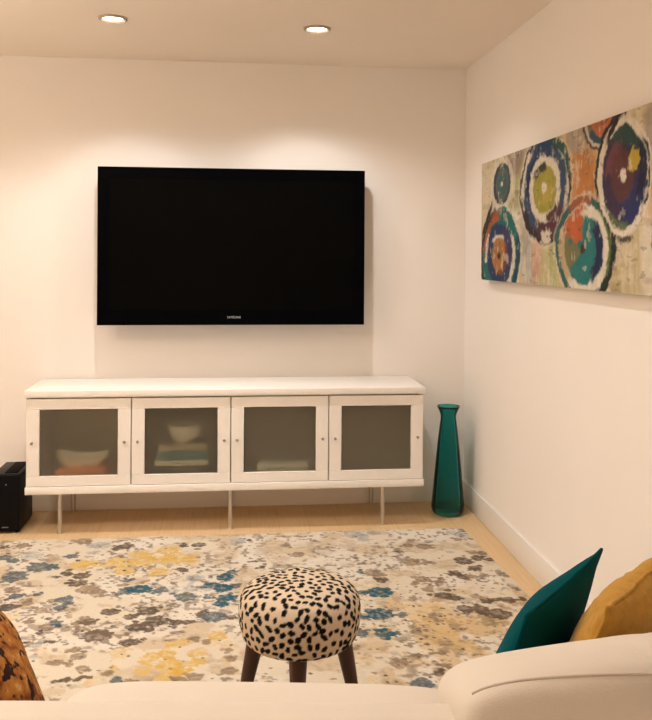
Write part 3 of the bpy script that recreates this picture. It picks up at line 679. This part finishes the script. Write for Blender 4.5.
def puff(a, b, c, p=5.0, n=26, crown=0.0, wr=None):
    """a boxed cushion: rounded block with softly domed faces"""
    bm = bmesh.new()
    bmesh.ops.create_cube(bm, size=2)
    bmesh.ops.subdivide_edges(bm, edges=bm.edges[:], cuts=n, use_grid_fill=True)
    for v in bm.verts:
        x, y, z = v.co
        s = (abs(x) ** p + abs(y) ** p + abs(z) ** p) ** (-1 / p)
        x, y, z = x * s, y * s, z * s
        e = (1 - min(1, abs(x)) ** 2)
        kx = 1 + 0.0 * e
        q = Vector((a * x, b * y * (0.90 + 0.22 * e * (1 - z * z)), c * z + (crown * e * (1 - y * y) if z > 0 else 0)))
        if wr: q = wr(q, x, y, z)
        v.co = q
    return bm
def seam_pts(a, b, c, p, crown, sy, sz, n=40, wr=None, lim=1.0):
    pts = []
    for i in range(n + 1):
        t = -lim + 2 * lim * i / n
        x, y, z = t, (sy(t) if callable(sy) else sy), sz
        s = (abs(x) ** p + abs(y) ** p + abs(z) ** p) ** (-1 / p)
        x, y, z = x * s, y * s, z * s
        e = (1 - min(1, abs(x)) ** 2)
        q = Vector((a * x, b * y * (0.90 + 0.22 * e * (1 - z * z)), c * z + (crown * e * (1 - y * y) if z > 0 else 0)))
        if wr: q = wr(q, x, y, z)
        pts.append(q)
    return pts
def cushion(name, X, Z, z, a, b, c, tilt, p, crown=0.0, yaw=0.0, roll=0.0, wr=None, seams=((-1, 0.9),), n=26):
    bm = puff(a, b, c, p, n, crown, wr)
    o = finish(name, bm, M_sofa, so, angle=80)
    o.location = L(X, Z, z); o.rotation_euler = (tilt, roll, yaw)
    for sy, sz in seams:
        bm = bmesh.new()
        tube(bm, seam_pts(a, b, c, p, crown, sy, sz, wr=wr), 0.0024, 8)
        finish('piping', bm, M_sofaseam, o)
    return o
for x0, x1 in ((SXL + 0.2, -0.16), (-0.16, SXR - 0.2)):
    cushion('seat_cushion', (x0 + x1) / 2, 1.55, 0.336, (x1 - x0) / 2, 0.31, 0.078, 0, 7, 0.008, seams=())
cushion('back_cushion', -0.088, 1.375, 0.533, 0.348, 0.085, 0.140, math.radians(4), 6.5, 0.004, roll=math.radians(0.5), seams=((-1, 0.9),))
def wr_big(q, x, y, z):
    w = 0.004 * math.sin(26 * x + 7 * z + 6 * y) * max(0, min(1, (x + 0.35) * 1.2)) * (1 - abs(z) ** 4 * 0.5)
    return q + Vector((0, -w if y < 0 else 0, w if z > 0.5 else 0))
cushion('back_cushion', 0.503, 1.244, 0.618, 0.322, 0.105, 0.180, math.radians(-12), 9.0, 0.022, roll=math.radians(-2.5), yaw=math.radians(8), wr=wr_big, seams=((lambda t: -0.95 + 0.3 * max(0, -t - 0.1), 1.0),), n=44)
for lx in (SXL + 0.08, SXR - 0.08):
    for lz in (1.10, 1.78):
        bm = bmesh.new(); lathe(bm, [(0, 0), (0.018, 0), (0.026, 0.12), (0, 0.12)], 20, at=L(lx, lz, 0)); finish('leg', bm, M_wood, so)

# ------------------------------------------------------------------ throw pillows
def pillow(name, label, cat, center, d, n, lean, w, h, tk, m, mseam, group, spin=0.0, pinch=0.06, rough=0.0, seamr=0.0035, power=0.55, back=1.0):
    """center in standpoint coordinates; d runs along the top edge, n is the side the foot slides to"""
    NN = 30
    def pos(u, v, s):
        x = w / 2 * u * (1 - pinch * (1 - v * v) * abs(u) ** 2)
        y = h / 2 * v * (1 - pinch * (1 - u * u) * abs(v) ** 2)
        t = tk / 2 * max(0, (1 - u * u) * (1 - v * v)) ** power
        wob = 1 + 0.05 * math.sin(5 * u + 3 * v) + 0.04 * math.sin(7 * v - 2 * u)
        r = rough * (random.random() - 0.5)
        return Vector((x, y, s * t * wob * (back if s > 0 else 1.0) + r))
    bm = bmesh.new(); G = {}
    for i in range(NN + 1):
        for j in range(NN + 1):
            u = math.sin((-1 + 2 * i / NN) * PI / 2); v = math.sin((-1 + 2 * j / NN) * PI / 2)
            e = i in (0, NN) or j in (0, NN)
            G[i, j, 1] = bm.verts.new(pos(u, v, 1)); G[i, j, -1] = G[i, j, 1] if e else bm.verts.new(pos(u, v, -1))
    for s in (1, -1):
        for i in range(NN):
            for j in range(NN):
                f = [G[i, j, s], G[i + 1, j, s], G[i + 1, j + 1, s], G[i, j + 1, s]]
                try: bm.faces.new(f if s > 0 else f[::-1])
                except ValueError: pass
    dv = Vector((d[0], d[1], 0)).normalized(); nv = Vector((n[0], n[1], 0)).normalized()
    upv = (-math.sin(lean) * nv + math.cos(lean) * Vector((0, 0, 1)))
    if spin:
        c, s = math.cos(spin), math.sin(spin); dv, upv = c * dv + s * upv, c * upv - s * dv
    nn = dv.cross(upv)
    rz = Matrix.Rotation(YAW, 3, 'Z')
    B = rz @ Matrix((dv, upv, nn)).transposed()
    c = Vector(cam2w(center[0], center[1], center[2]))
    zmin = min((B @ v.co).z for v in bm.verts)
    t = thing(name, label, cat, (c.x, c.y, c.z + zmin), 0, group)
    off = Vector((0, 0, -zmin))
    M4 = B.to_4x4(); M4.translation = off
    o = finish('cover', bm, m, t, angle=80); o.matrix_local = M4
    bm = bmesh.new(); loop = []
    for k_ in range(4):
        for q in range(24):
            f = -1 + 2 * q / 24; f = math.sin(f * PI / 2)
            u, v = ((f, -1), (1, f), (-f, 1), (-1, -f))[k_]
            loop.append(pos(u, v, 0))
    tube(bm, loop, seamr, 8, closed=True)
    o2 = finish('piping', bm, mseam, t, angle=80); o2.matrix_local = M4
    return t
pillow('throw_pillow', 'dark teal velvet throw pillow in front of the mustard one on the sofa', 'pillow', (0.4095, 1.641, 0.6045), (0.575, 0.817), (-0.817, 0.575), math.radians(18), 0.40, 0.37, 0.133, M_tealvelvet, M_tealvelvet, 'throw pillows on the sofa', pinch=0.035, back=0.5)
pillow('throw_pillow', 'mustard yellow plush throw pillow at the right end of the sofa', 'pillow', (0.524, 1.562, 0.636), (0.60, 0.80), (-0.80, 0.60), math.radians(18), 0.42, 0.405, 0.15, M_mustard, M_mustard, 'throw pillows on the sofa', rough=0.004)
pillow('throw_pillow', 'amber and brown blotched throw pillow at the left of the sofa', 'pillow', (-0.622, 1.565, 0.606), (-0.5, 0.85), (0.85, 0.5), math.radians(28), 0.42, 0.40, 0.17, M_tort, M_tort, 'throw pillows on the sofa')

# ------------------------------------------------------------------ world and view
wd = bpy.data.worlds.new('world'); scene.world = wd; wd.use_nodes = True
wd.node_tree.nodes['Background'].inputs[0].default_value = (0, 0, 0, 1)
scene.view_settings.view_transform = 'Standard'; scene.view_settings.look = 'None'
scene.view_settings.gamma = 1; scene.view_settings.use_curve_mapping = False
scene.view_settings.exposure = 0.58
scene.cycles.use_denoising = True
scene.cycles.max_bounces = 14; scene.cycles.diffuse_bounces = 8; scene.cycles.transparent_max_bounces = 16
